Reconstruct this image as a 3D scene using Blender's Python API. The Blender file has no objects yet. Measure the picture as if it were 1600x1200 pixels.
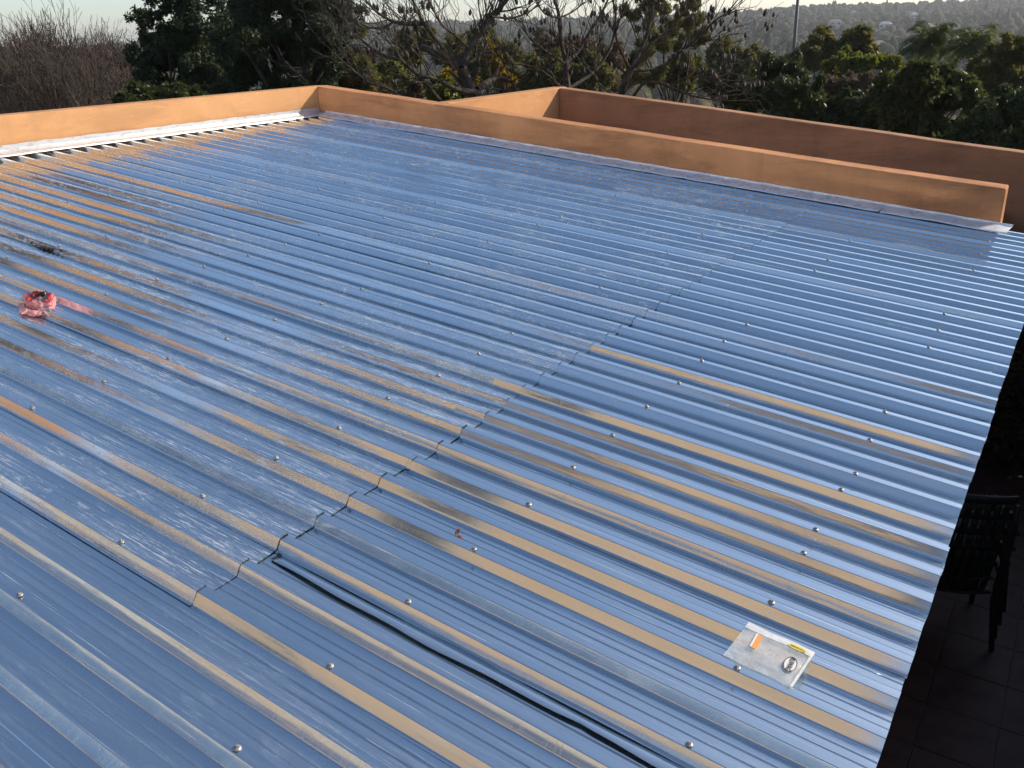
import bpy, math, random
import numpy as np
from mathutils import Vector, Matrix, noise

rnd = random.Random(7)
NP = np.random.default_rng(11)
sc = bpy.context.scene
COL = sc.collection
R = math.radians
SL = R(6.0)                                  # pitch of the metal roof, falling towards +X

# ------------------------------------------------------------------ camera, sky, sun, exposure
CAMPOS = Vector((0.1855, 0.0, 1.7646))
cr = (0.83449, 0.54978, -0.03684); cu = (-0.17872, 0.33283, 0.92590); cf = (-0.52130, 0.76607, -0.37600)
F = Vector(cf).normalized(); Rt = Vector(cr); Rt = (Rt - F * Rt.dot(F)).normalized(); U = Rt.cross(F)
cam = bpy.data.objects.new('camera', bpy.data.cameras.new('camera')); COL.objects.link(cam)
M = Matrix((Rt, U, -F)).transposed().to_4x4(); M.translation = CAMPOS
cam.matrix_world = M
cam.data.sensor_width = 36.0; cam.data.lens = 1340.2 * 36 / 1600
cam.data.clip_start = 0.05; cam.data.clip_end = 9000
sc.camera = cam

SUN_EL, SUN_AZ = R(27.0), R(38)              # azimuth clockwise from +Y
w = bpy.data.worlds.new('World'); sc.world = w; w.use_nodes = True
nt = w.node_tree; bg = nt.nodes['Background']
sky = nt.nodes.new('ShaderNodeTexSky'); sky.sky_type = 'NISHITA'; sky.sun_disc = False
sky.sun_elevation = SUN_EL; sky.sun_rotation = SUN_AZ
sky.air_density = 1.0; sky.dust_density = 3.2; sky.ozone_density = 1.1; sky.altitude = 1500
tint = nt.nodes.new('ShaderNodeMix'); tint.data_type = 'RGBA'; tint.blend_type = 'MULTIPLY'; tint.inputs[0].default_value = 1.0
tint.inputs[7].default_value = (1.0, .97, .965, 1)
nt.links.new(sky.outputs[0], tint.inputs[6]); nt.links.new(tint.outputs[2], bg.inputs[0]); bg.inputs[1].default_value = 0.118
sd = bpy.data.lights.new('sun', 'SUN'); sd.energy = 3.15; sd.angle = R(0.5); sd.color = (1.0, 0.90, 0.76)
sun = bpy.data.objects.new('sun', sd); COL.objects.link(sun)
SD = Vector((math.sin(SUN_AZ) * math.cos(SUN_EL), math.cos(SUN_AZ) * math.cos(SUN_EL), math.sin(SUN_EL)))
sun.rotation_euler = SD.to_track_quat('Z', 'Y').to_euler(); sun.location = (8, 12, 14)
sc.view_settings.view_transform = 'Standard'; sc.view_settings.look = 'None'
sc.view_settings.exposure = 0.76; sc.view_settings.gamma = 1.0
sc.render.engine = 'CYCLES'
sc.cycles.max_bounces = 8; sc.cycles.diffuse_bounces = 3; sc.cycles.glossy_bounces = 4
sc.cycles.transparent_max_bounces = 12; sc.cycles.use_denoising = True
sc.cycles.sample_clamp_indirect = 20.0; sc.cycles.blur_glossy = 0.15; sc.cycles.volume_bounces = 0

# ------------------------------------------------------------------ helpers
def wp(u, v, z=0.0):                          # roof-plane coordinates -> world
    return Vector((u * math.cos(SL) + z * math.sin(SL), v, -u * math.sin(SL) + z * math.cos(SL)))

def tag(o, label=None, cat=None, group=None, kind=None):
    if label: o['label'] = label
    if cat: o['category'] = cat
    if group: o['group'] = group
    if kind: o['kind'] = kind
    return o

def empty(name, loc=(0, 0, 0), rz=0, **k):
    o = bpy.data.objects.new(name, None); COL.objects.link(o)
    o.location = loc; o.rotation_euler = (0, 0, rz); o.empty_display_size = 0.2
    return tag(o, **k)

def link(name, me, mat=None, parent=None, loc=None, **k):
    o = bpy.data.objects.new(name, me); COL.objects.link(o)
    if mat is not None and len(me.materials) == 0:
        for m_ in (mat if isinstance(mat, (list, tuple)) else [mat]): me.materials.append(m_)
    if parent: o.parent = parent
    if loc is not None: o.location = loc
    return tag(o, **k)

def pymesh(name, V, Fc, smooth=False, mi=None):
    me = bpy.data.meshes.new(name); me.from_pydata([tuple(v) for v in V], [], [tuple(f) for f in Fc])
    if smooth: me.polygons.foreach_set('use_smooth', [True] * len(me.polygons))
    if mi: me.polygons.foreach_set('material_index', mi)
    me.update(); return me

def fastmesh(name, V, n, smooth=False):       # V: (N*n,3) array, consecutive n-gons
    V = np.ascontiguousarray(V, dtype=np.float32).reshape(-1, 3); nf = len(V) // n
    me = bpy.data.meshes.new(name)
    me.vertices.add(len(V)); me.vertices.foreach_set('co', V.ravel())
    me.loops.add(len(V)); me.loops.foreach_set('vertex_index', np.arange(len(V), dtype=np.int32))
    me.polygons.add(nf); me.polygons.foreach_set('loop_start', np.arange(nf, dtype=np.int32) * n)
    me.update(calc_edges=True); return me

def idxmesh(name, V, Fc, smooth=True):        # V (n,3), Fc (m,k)
    V = np.ascontiguousarray(V, dtype=np.float32); Fc = np.ascontiguousarray(Fc, dtype=np.int32); k = Fc.shape[1]
    me = bpy.data.meshes.new(name)
    me.vertices.add(len(V)); me.vertices.foreach_set('co', V.ravel())
    me.loops.add(Fc.size); me.loops.foreach_set('vertex_index', Fc.ravel())
    me.polygons.add(len(Fc)); me.polygons.foreach_set('loop_start', np.arange(len(Fc), dtype=np.int32) * k)
    if smooth: me.polygons.foreach_set('use_smooth', np.ones(len(Fc), dtype=bool))
    me.update(calc_edges=True); return me

def sharpen(me, deg):
    me.set_sharp_from_angle(angle=R(deg))
    cnt = np.zeros(len(me.edges), dtype=np.int32); le = np.zeros(len(me.loops), dtype=np.int32)
    me.loops.foreach_get('edge_index', le); np.add.at(cnt, le, 1)
    at_ = me.attributes.get('sharp_edge') or me.attributes.new('sharp_edge', 'BOOLEAN', 'EDGE')
    v = np.zeros(len(me.edges), dtype=bool); at_.data.foreach_get('value', v); v |= (cnt == 1); at_.data.foreach_set('value', v)

class MB:
    def __init__(s): s.V = []; s.F = []
    def add(s, V, Fc):
        n = len(s.V); s.V += [tuple(v) for v in V]; s.F += [tuple(i + n for i in f) for f in Fc]
    def box(s, a, b):
        x0, y0, z0 = a; x1, y1, z1 = b
        s.add([(x0,y0,z0),(x1,y0,z0),(x1,y1,z0),(x0,y1,z0),(x0,y0,z1),(x1,y0,z1),(x1,y1,z1),(x0,y1,z1)],
              [(0,3,2,1),(4,5,6,7),(0,1,5,4),(1,2,6,5),(2,3,7,6),(3,0,4,7)])
    def tube(s, pts, rad, n=6, cap=True):
        pts = [Vector(p) for p in pts]; V = []
        t0 = (pts[1] - pts[0]).normalized(); ref = Vector((0, 0, 1)) if abs(t0.z) < .9 else Vector((1, 0, 0))
        a = t0.cross(ref).normalized()
        for i, p in enumerate(pts):
            t = (pts[min(i + 1, len(pts) - 1)] - pts[max(i - 1, 0)]).normalized()
            a = (a - t * a.dot(t)).normalized(); b = t.cross(a); r = rad[i] if hasattr(rad, '__len__') else rad
            for k in range(n):
                an = 2 * math.pi * k / n; V.append(p + (a * math.cos(an) + b * math.sin(an)) * r)
        Fc = [(i * n + k, i * n + (k + 1) % n, (i + 1) * n + (k + 1) % n, (i + 1) * n + k) for i in range(len(pts) - 1) for k in range(n)]
        if cap: Fc += [tuple(range(n))[::-1], tuple(range((len(pts) - 1) * n, len(pts) * n))]
        s.add(V, Fc)
    def lathe(s, prof, n=12, c=(0, 0, 0)):
        V = [(c[0] + r * math.cos(2 * math.pi * k / n), c[1] + r * math.sin(2 * math.pi * k / n), c[2] + z) for r, z in prof for k in range(n)]
        s.add(V, [(i * n + k, i * n + (k + 1) % n, (i + 1) * n + (k + 1) % n, (i + 1) * n + k) for i in range(len(prof) - 1) for k in range(n)] + [tuple(range((len(prof) - 1) * n, len(prof) * n))])
    def mesh(s, name, smooth=False): return pymesh(name, s.V, s.F, smooth)

def bevel(o, wd, seg=2):
    m = o.modifiers.new('bevel', 'BEVEL'); m.width = wd; m.segments = seg; m.limit_method = 'ANGLE'; return o

def at(px, py, d):                            # a direction of the survey photograph, d metres away
    return CAMPOS + (Rt * ((px - 800) / 1340.2) - U * ((py - 600) / 1340.2) + F).normalized() * d

# ------------------------------------------------------------------ materials
def mat(name, col=(.5, .5, .5), rough=.6, metal=0.0, spec=.5):
    m = bpy.data.materials.new(name); m.use_nodes = True
    b = m.node_tree.nodes['Principled BSDF']
    b.inputs['Base Color'].default_value = (*col, 1); b.inputs['Roughness'].default_value = rough
    b.inputs['Metallic'].default_value = metal; b.inputs['Specular IOR Level'].default_value = spec
    return m, m.node_tree, b

def N(t, ty, **k):
    n = t.nodes.new(ty)
    for a, v in k.items():
        if a in n.inputs: n.inputs[a].default_value = v
        else: setattr(n, a, v)
    return n

def ramp(t, src, stops):
    r = t.nodes.new('ShaderNodeValToRGB'); e = r.color_ramp.elements
    while len(e) < len(stops): e.new(.5)
    for i, (p, c) in enumerate(stops):
        e[i].position = p; e[i].color = c if len(c) == 4 else (*c, 1)
    t.links.new(src, r.inputs[0]); return r.outputs[0]

def g(v): return (v, v, v)

def coords(t, scale=(1, 1, 1), kind='Object', loc=(0, 0, 0)):
    tc = t.nodes.new('ShaderNodeTexCoord'); mp = t.nodes.new('ShaderNodeMapping')
    mp.inputs['Scale'].default_value = scale; mp.inputs['Location'].default_value = loc
    t.links.new(tc.outputs[kind], mp.inputs[0]); return mp.outputs[0]

def noi(t, vec, scale, detail=4, rough=.55, dist=0):
    n = N(t, 'ShaderNodeTexNoise'); n.inputs['Scale'].default_value = scale; n.inputs['Detail'].default_value = detail
    n.inputs['Roughness'].default_value = rough; n.inputs['Distortion'].default_value = dist
    t.links.new(vec, n.inputs['Vector']); return n.outputs['Fac']

def math_(t, op, a, b=None, clamp=False):
    n = t.nodes.new('ShaderNodeMath'); n.operation = op; n.use_clamp = clamp
    for i, v in enumerate((a, b)):
        if v is None: continue
        if isinstance(v, (int, float)): n.inputs[i].default_value = v
        else: t.links.new(v, n.inputs[i])
    return n.outputs[0]

def mixc(t, fac, a, b):
    n = t.nodes.new('ShaderNodeMix'); n.data_type = 'RGBA'
    if isinstance(fac, (int, float)): n.inputs[0].default_value = fac
    else: t.links.new(fac, n.inputs[0])
    for i, v in ((6, a), (7, b)):
        if isinstance(v, tuple): n.inputs[i].default_value = (*v[:3], 1)
        else: t.links.new(v, n.inputs[i])
    return n.outputs[2]

def bump(t, b, h, s, d):
    n = t.nodes.new('ShaderNodeBump'); n.inputs['Strength'].default_value = s; n.inputs['Distance'].default_value = d
    t.links.new(h, n.inputs['Height']); t.links.new(n.outputs[0], b.inputs['Normal'])

def make_sheet_mat(name, dust):
    m, t, b = mat(name, (.56, .63, .66), .2, 1.0)
    c = coords(t)
    streak = noi(t, coords(t, (1.1, 55, 20)), 1.0, 6, .62)            # long rolling streaks down the sheet
    patch = noi(t, coords(t, (.9, 2.2, 2)), 1.0, 4, .6, .4)
    fine = noi(t, coords(t, (9, 160, 60)), 1.0, 5, .75)               # chalky scrapes
    speck = noi(t, c, 260, 2, .5)
    wide = noi(t, coords(t, (.35, 9, 5)), 1.0, 3, .5)
    scr = math_(t, 'MULTIPLY', ramp(t, fine, [(.53, g(0)), (.61, g(1))]), ramp(t, patch, [(.42, g(0)), (.56, g(1))]))
    haze = math_(t, 'MULTIPLY', ramp(t, streak, [(.44, g(0)), (.72, g(1))]), ramp(t, patch, [(.36, g(.1)), (.7, g(1))]))
    d = math_(t, 'ADD', math_(t, 'MULTIPLY', scr, .68 * dust * dust), math_(t, 'MULTIPLY', haze, .42 * dust), True)
    line = math_(t, 'MULTIPLY', ramp(t, noi(t, coords(t, (.7, 120, 1)), 1.0, 2, .5), [(.665, g(0)), (.69, g(1))]), ramp(t, noi(t, coords(t, (2.5, 6, 1), 'Object', (3, 1, 0)), 1, 3), [(.45, g(0)), (.6, g(1))]))
    drip = math_(t, 'MULTIPLY', ramp(t, noi(t, coords(t, (120, 9, 9)), 1.0, 4, .7), [(.5, g(0)), (.72, g(1))]), ramp(t, noi(t, coords(t, (.8, 3, 1), 'Object', (7, 5, 0)), 1, 4), [(.48, g(0)), (.66, g(1))]))
    smear = math_(t, 'MULTIPLY', ramp(t, noi(t, coords(t, (10, 42, 10)), 1.0, 6, .75, .2), [(.54, g(0)), (.64, g(1))]), ramp(t, noi(t, coords(t, (1.6, 3, 1), 'Object', (1, 9, 0)), 1, 3), [(.48, g(0)), (.60, g(1))]))
    d = math_(t, 'ADD', d, math_(t, 'MULTIPLY', line, .55), True)
    ge = t.nodes.new('ShaderNodeNewGeometry'); sx_ = t.nodes.new('ShaderNodeSeparateXYZ'); t.links.new(ge.outputs['True Normal'], sx_.inputs[0])
    drip = math_(t, 'MULTIPLY', drip, ramp(t, sx_.outputs['Z'], [(.70, g(1)), (.85, g(0))]))
    d = math_(t, 'ADD', d, math_(t, 'MULTIPLY', drip, .6 * dust), True)
    d = math_(t, 'ADD', d, math_(t, 'MULTIPLY', smear, .45 * dust * dust), True)
    dd = math_(t, 'ADD', d, math_(t, 'MULTIPLY', ramp(t, speck, [(.70, g(0)), (.76, g(1))]), .08 * dust), True)
    base = mixc(t, wide, (.55, .65, .705), (.68, .755, .79))
    col = mixc(t, dd, base, (.80, .81, .81))
    t.links.new(col, b.inputs['Base Color'])
    t.links.new(math_(t, 'SUBTRACT', 1.0, math_(t, 'MULTIPLY', dd, .72)), b.inputs['Metallic'])
    rr = math_(t, 'ADD', .085, math_(t, 'MULTIPLY', dd, .4)); rr = math_(t, 'ADD', rr, math_(t, 'MULTIPLY', patch, .06))
    t.links.new(rr, b.inputs['Roughness'])
    h = math_(t, 'ADD', math_(t, 'MULTIPLY', noi(t, coords(t, (2.2, 14, 14)), 1, 3), 1.0), math_(t, 'MULTIPLY', fine, .02))
    bump(t, b, h, .25, .004)
    b2 = t.nodes.new('ShaderNodeBsdfPrincipled'); b2.inputs['Metallic'].default_value = 1.0; b2.inputs['Roughness'].default_value = .43
    b2.inputs['Base Color'].default_value = (.78, .90, .95, 1); mx = t.nodes.new('ShaderNodeMixShader')
    t.links.new(math_(t, 'ADD', .05, math_(t, 'MULTIPLY', streak, .16)), mx.inputs[0])
    t.links.new(b.outputs[0], mx.inputs[1]); t.links.new(b2.outputs[0], mx.inputs[2])
    t.links.new(b.inputs['Normal'].links[0].from_socket, b2.inputs['Normal'])
    t.links.new(mx.outputs[0], t.nodes['Material Output'].inputs[0])
    return m
M_SHEET = make_sheet_mat('galvanised_sheet', .36)
M_DUSTY = make_sheet_mat('chalky_galvanised_sheet', 1.0)
M_SCUFF = make_sheet_mat('scuffed_galvanised_sheet', .5)

def make_flash():
    m, t, b = mat('flashing_metal', (.66, .68, .70), .3, .2)
    c = coords(t, (3, 3, 12)); n = noi(t, c, 2.5, 5, .65)
    t.links.new(mixc(t, ramp(t, n, [(.45, g(0)), (.62, g(1))]), (.78, .82, .85), (.88, .88, .87)), b.inputs['Base Color'])
    t.links.new(ramp(t, n, [(.4, g(.22)), (.7, g(.55))]), b.inputs['Roughness'])
    bump(t, b, noi(t, coords(t, (1, 1, 1)), 7, 3), .5, .012); return m
M_FLASH = make_flash()

def make_apron():
    m, t, b = mat('bright_apron_metal', (.75, .76, .77), .42, .55)
    n = noi(t, coords(t, (6, 3, 14)), 3, 5, .7)
    t.links.new(mixc(t, ramp(t, n, [(.52, g(0)), (.62, g(1))]), (.60, .61, .62), (.40, .39, .37)), b.inputs['Base Color'])
    bump(t, b, n, .25, .006); return m
M_APRON = make_apron()

def make_plaster(name, c1, c2, dark):
    m, t, b = mat(name, c1, .92, 0, .15)
    c = coords(t); a = noi(t, c, 1.6, 6, .62, .3); s = noi(t, c, 14, 6, .7)
    st = noi(t, coords(t, (7, 7, .8)), 1, 5, .6)
    col = mixc(t, ramp(t, a, [(.35, g(0)), (.68, g(1))]), c1, c2)
    big = noi(t, coords(t, (.5, .5, 2.2), 'Object', (4, 2, 0)), 1.3, 5, .65, .6)
    col = mixc(t, math_(t, 'MULTIPLY', ramp(t, big, [(.48, g(0)), (.60, g(1))]), .45), col, dark)
    col = mixc(t, math_(t, 'MULTIPLY', ramp(t, noi(t, coords(t, (1.5, 1.5, 9)), 2, 5, .7, .4), [(.56, g(0)), (.68, g(1))]), .35), col, tuple(min(1, x * 1.25) for x in c1))  # pale level bands painted in, like sun streaks thrown back off the roof
    col = mixc(t, math_(t, 'MULTIPLY', ramp(t, st, [(.54, g(0)), (.74, g(1))]), .25), col, dark)
    col = mixc(t, math_(t, 'MULTIPLY', ramp(t, s, [(.63, g(0)), (.73, g(1))]), .45), col, dark)
    t.links.new(col, b.inputs['Base Color'])
    bump(t, b, math_(t, 'ADD', math_(t, 'MULTIPLY', noi(t, c, 4, 3), .6), math_(t, 'MULTIPLY', noi(t, c, 90, 4), .12)), .5, .012)
    return m
M_PLAS = make_plaster('ochre_plaster', (.56, .295, .135), (.50, .255, .112), (.33, .17, .085))
M_PLASG = make_plaster('sun_streaked_weathered_plaster', (.60, .285, .130), (.46, .205, .09), (.20, .095, .048))  # weathering stains plus painted pale bands imitating sun patches on the gable
M_PLAS3 = make_plaster('pale_ochre_plaster', (.50, .335, .205), (.42, .275, .165), (.30, .205, .14))
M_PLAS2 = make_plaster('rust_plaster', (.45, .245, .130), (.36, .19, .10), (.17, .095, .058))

def make_leaf(name, c1, c2, trans=.35, rough=.45):
    m = bpy.data.materials.new(name); m.use_nodes = True; t = m.node_tree; b = t.nodes['Principled BSDF']
    ge = t.nodes.new('ShaderNodeNewGeometry')
    n = noi(t, coords(t), .7, 2)
    f = math_(t, 'ADD', math_(t, 'MULTIPLY', ge.outputs['Random Per Island'], .6), math_(t, 'MULTIPLY', ramp(t, n, [(.35, g(0)), (.65, g(1))]), .4))
    col = mixc(t, f, c1, c2)
    t.links.new(col, b.inputs['Base Color']); b.inputs['Roughness'].default_value = rough
    b.inputs['Specular IOR Level'].default_value = .35
    tr = t.nodes.new('ShaderNodeBsdfTranslucent'); mx = t.nodes.new('ShaderNodeMixShader'); mx.inputs[0].default_value = trans
    hs = t.nodes.new('ShaderNodeHueSaturation'); hs.inputs['Value'].default_value = 1.5; hs.inputs['Saturation'].default_value = 1.15
    t.links.new(col, hs.inputs['Color']); t.links.new(hs.outputs[0], tr.inputs['Color'])
    t.links.new(b.outputs[0], mx.inputs[1]); t.links.new(tr.outputs[0], mx.inputs[2])
    t.links.new(mx.outputs[0], t.nodes['Material Output'].inputs[0]); return m
L_DARK = make_leaf('dark_evergreen_leaf', (.012, .026, .010), (.044, .060, .020), .2, .65)
L_OLIVE = make_leaf('olive_leaf', (.062, .064, .020), (.155, .135, .045), .45, .7)
L_HEDGE = make_leaf('hedge_leaf', (.018, .030, .010), (.070, .085, .026), .35, .5)
L_BROAD = make_leaf('broad_glossy_leaf', (.022, .034, .010), (.085, .095, .028), .4, .45)
L_LIME = make_leaf('yellow_green_leaf', (.070, .090, .016), (.150, .150, .030), .45)
L_YEL = make_leaf('autumn_yellow_leaf', (.15, .105, .02), (.27, .19, .04), .5)
L_PALM = make_leaf('palm_leaf', (.034, .052, .014), (.11, .13, .034), .45, .5)
L_BROWN = make_leaf('dry_brown_leaf', (.065, .048, .030), (.13, .095, .058), .35, .8)
L_BRUSH = make_leaf('brown_brush', (.036, .025, .017), (.078, .055, .038), .0, .9)
L_TWIG = make_leaf('thin_twig', (.075, .055, .042), (.13, .10, .08), 0.0, .9)

def make_bark(name, c1, c2):
    m, t, b = mat(name, c1, .85, 0, .2)
    n = noi(t, coords(t), 9, 5, .65)
    t.links.new(mixc(t, ramp(t, n, [(.35, g(0)), (.68, g(1))]), c1, c2), b.inputs['Base Color']); bump(t, b, n, .6, .02); return m
B_GREY = make_bark('grey_bark', (.030, .024, .018), (.095, .078, .062))
B_DARK = make_bark('dark_bark', (.035, .028, .022), (.085, .065, .05))
B_PALE = make_bark('pale_brown_bark', (.050, .036, .026), (.105, .078, .058))

def make_far():
    m, t, b = mat('far_foliage', (.03, .04, .02), .9, 0, .1)
    ge = t.nodes.new('ShaderNodeNewGeometry')
    r = ramp(t, ge.outputs['Random Per Island'], [(0, (.022, .036, .016)), (.3, (.048, .062, .026)), (.6, (.080, .080, .036)), (.85, (.105, .086, .050)), (1, (.15, .115, .05))])
    n = noi(t, coords(t), .55, 5, .8)
    t.links.new(mixc(t, ramp(t, n, [(.38, g(0)), (.62, g(.55))]), r, (.012, .016, .009)), b.inputs['Base Color'])
    bump(t, b, n, 1.0, 1.2); return m
M_FAR = make_far()

M_GROUND, t, b = mat('ground_soil', (.08, .07, .045), .95, 0, .1)
n_ = noi(t, coords(t), .06, 6, .7)
t.links.new(ramp(t, n_, [(.3, (.045, .055, .025)), (.55, (.08, .07, .04)), (.75, (.13, .10, .06))]), b.inputs['Base Color'])
M_TILE, t, b = mat('patio_tile', (.055, .034, .028), .55, 0, .3)
n_ = noi(t, coords(t), 5, 5, .7)
t.links.new(ramp(t, n_, [(.35, (.042, .028, .025)), (.7, (.085, .052, .044))]), b.inputs['Base Color'])
M_GROUT, _, _ = mat('pale_grout', (.30, .26, .22), .9)
M_STEEL, _, _ = mat('screw_steel', (.34, .33, .32), .55, .7)
M_RUBBER, _, _ = mat('screw_socket_dark', (.03, .03, .03), .6)
M_CONC, _, _ = mat('weathered_concrete', (.25, .22, .19), .9)
M_PALE, _, _ = mat('pale_grey_cement', (.46, .43, .39), .9)
M_CHAIR, _, _ = mat('dark_green_plastic', (.006, .010, .009), .6)
M_POLE, _, _ = mat('pole_grey', (.10, .10, .095), .6)
M_WHITE, _, _ = mat('white_house_paint', (.42, .40, .36), .8)
M_RTILE, _, _ = mat('grey_roof_tile', (.20, .16, .14), .8)
M_GLASS, _, _ = mat('dark_window_glass', (.02, .025, .03), .1, 0, .8)
M_DEAD, _, _ = mat('dead_leaf_dark', (.022, .018, .012), .9)
M_DRY, _, _ = mat('dry_leaf_rust', (.22, .08, .03), .8)
M_INK, _, _ = mat('black_ink', (.015, .012, .012), .5)
M_YLAB, _, _ = mat('yellow_label', (.85, .62, .05), .5)
M_OLAB, _, _ = mat('orange_label', (.90, .36, .07), .5)
M_WLAB, _, _ = mat('white_label', (.80, .78, .74), .5)

def make_film(name, col, alpha, rough=.25):
    m, t, b = mat(name, col, rough, 0, .6)
    n = noi(t, coords(t), 22, 4, .6, .5)
    tr = t.nodes.new('ShaderNodeBsdfTransparent'); mx = t.nodes.new('ShaderNodeMixShader')
    t.links.new(ramp(t, n, [(.35, g(alpha * .8)), (.7, g(min(1, alpha * 1.25)))]), mx.inputs[0])
    t.links.new(tr.outputs[0], mx.inputs[1]); t.links.new(b.outputs[0], mx.inputs[2])
    t.links.new(mx.outputs[0], t.nodes['Material Output'].inputs[0]); bump(t, b, n, .5, .01); return m
M_FILM = make_film('clear_plastic_film', (.80, .80, .78), .34, .22)
M_SEAL = make_film('white_heat_seal', (.82, .82, .78), .72, .3)
M_REDF = make_film('red_plastic_film', (.60, .07, .085), .8, .4)
M_PINK = make_film('pink_plastic_film', (.78, .33, .32), .85, .3)
M_FOIL, _, _ = mat('torn_foil_grey', (.30, .26, .27), .35, .4)

# ------------------------------------------------------------------ ground and hills
def terrain(x, y):
    d = math.hypot(x, y); az = math.degrees(math.atan2(x, y))
    z = -3.0
    s = min(max((d - 16) / 260, 0), 1); z -= 24 * s * s * (3 - 2 * s)
    k = 1.0 if az > -46 else max(0.0, 1 - (-46 - az) / 22)
    top = (2 + 27 * k) if d > 0 else 0
    s = min(max((d - 330) / 1150, 0), 1); z += (16 + top) * (s ** 1.15)
    if d > 1500: z -= (d - 1500) * .03
    z += noise.noise(Vector((x * .004, y * .004, 0))) * min(d / 60, 7)
    return z
RR = [0, 4, 8, 14, 20, 28, 38, 50, 65, 85, 110, 140, 180, 230, 290, 360, 440, 530, 640, 760, 900, 1050, 1200, 1350, 1500, 1650, 1850, 2200, 2800, 4000]
NA = 96; V = []; Fc = []
for r_ in RR:
    for k in range(NA):
        a = 2 * math.pi * k / NA; x_, y_ = r_ * math.sin(a), r_ * math.cos(a); V.append((x_, y_, terrain(x_, y_)))
for i in range(len(RR) - 1):
    for k in range(NA):
        q = (i * NA + k, i * NA + (k + 1) % NA, (i + 1) * NA + (k + 1) % NA, (i + 1) * NA + k)
        Fc.append(q[::-1] if i else q[::-1])
link('ground', pymesh('ground', V, Fc, True), M_GROUND, kind='structure')

# far wood: thousands of crowns, one mass
def ico():
    import bmesh
    bm = bmesh.new(); bmesh.ops.create_icosphere(bm, subdivisions=2, radius=1)
    V = np.array([v.co[:] for v in bm.verts]); Fc = np.array([[v.index for v in f.verts] for f in bm.faces]); bm.free(); return V, Fc
IV, IF = ico()
def wood(name, rmin, rmax, n, size, seed):
    rg = np.random.default_rng(seed); Vs = []; Fs = []; c = 0
    for i in range(n):
        a = math.radians(rg.uniform(-74, 4)); d = math.sqrt(rg.uniform(rmin ** 2, rmax ** 2))
        x_, y_ = d * math.sin(a), d * math.cos(a); z_ = terrain(x_, y_)
        s_ = size * rg.uniform(.6, 1.25); h_ = rg.uniform(.8, 1.25); wd = 1.0
        if rg.random() < .035: h_ = rg.uniform(1.5, 2.1); wd = .6
        v = IV.copy(); v *= (1 + .15 * rg.standard_normal((len(v), 1)).clip(-1.8, 1.8))
        if h_ > 1.7: v[:, :2] *= (1.15 - .55 * (v[:, 2:3] + 1) / 2)
        v = v * np.array([s_ * wd, s_ * wd, s_ * h_]) + np.array([x_, y_, z_ + s_ * h_ * .75])
        Vs.append(v); Fs.append(IF + c); c += len(v)
    link(name, idxmesh(name, np.concatenate(Vs), np.concatenate(Fs), False), M_FAR, kind='stuff')
wood('hillside_wood', 240, 1620, 9500, 4.3, 3)

# ------------------------------------------------------------------ generic vegetation
def leaves(clumps, n, size, aspect=.45, up=.3, shell=.55, seed=0, droop=0.0):
    rg = np.random.default_rng(seed)
    C = np.array([c[0] for c in clumps], float); S = np.array([c[1] if hasattr(c[1], '__len__') else (c[1],) * 3 for c in clumps], float)
    wgt = (S[:, 0] * S[:, 1] + S[:, 2] * S[:, 0]); wgt = wgt / wgt.sum()
    k = rg.choice(len(C), n, p=wgt)
    d = rg.standard_normal((n, 3)); d /= np.linalg.norm(d, axis=1)[:, None]
    r = (shell + (1 - shell) * rg.random(n) ** .7)[:, None] * (1 + .12 * rg.standard_normal((n, 1)))
    P = C[k] + d * r * S[k]
    nn = d * .7 + rg.standard_normal((n, 3)) * .6 + np.array([0, 0, up]); nn /= np.linalg.norm(nn, axis=1)[:, None]
    tt = rg.standard_normal((n, 3)) + d * .8 + np.array([0, 0, -droop]); tt -= nn * (tt * nn).sum(1)[:, None]; tt /= np.linalg.norm(tt, axis=1)[:, None]
    bb = np.cross(nn, tt); L = (size * rg.uniform(.6, 1.35, n))[:, None]
    V = np.stack([P, P + tt * L * .5 + bb * L * aspect * .5, P + tt * L + nn * L * -.12, P + tt * L * .5 - bb * L * aspect * .5], 1)
    return V

def blobclumps(center, rad, n, cr_, seed, flat=0.0):
    rg = np.random.default_rng(seed); out = []
    for i in range(n):
        d = rg.standard_normal(3); d /= np.linalg.norm(d); r = rg.random() ** .45
        s = cr_ * rg.uniform(.55, 1.3)
        out.append((np.array(center) + d * r * np.array(rad), (s, s, s * (1 - flat))))
    return out

def limb_pts(a, b, sag, n=6, jit=.06, rg=rnd):
    a = Vector(a); b = Vector(b); L = (b - a).length; o = []
    for i in range(n + 1):
        t = i / n; p = a.lerp(b, t) + Vector((0, 0, sag * L * math.sin(math.pi * t)))
        if 0 < i < n: p += Vector((rg.uniform(-1, 1), rg.uniform(-1, 1), rg.uniform(-1, 1))) * jit * L
        o.append(p)
    return o

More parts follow.
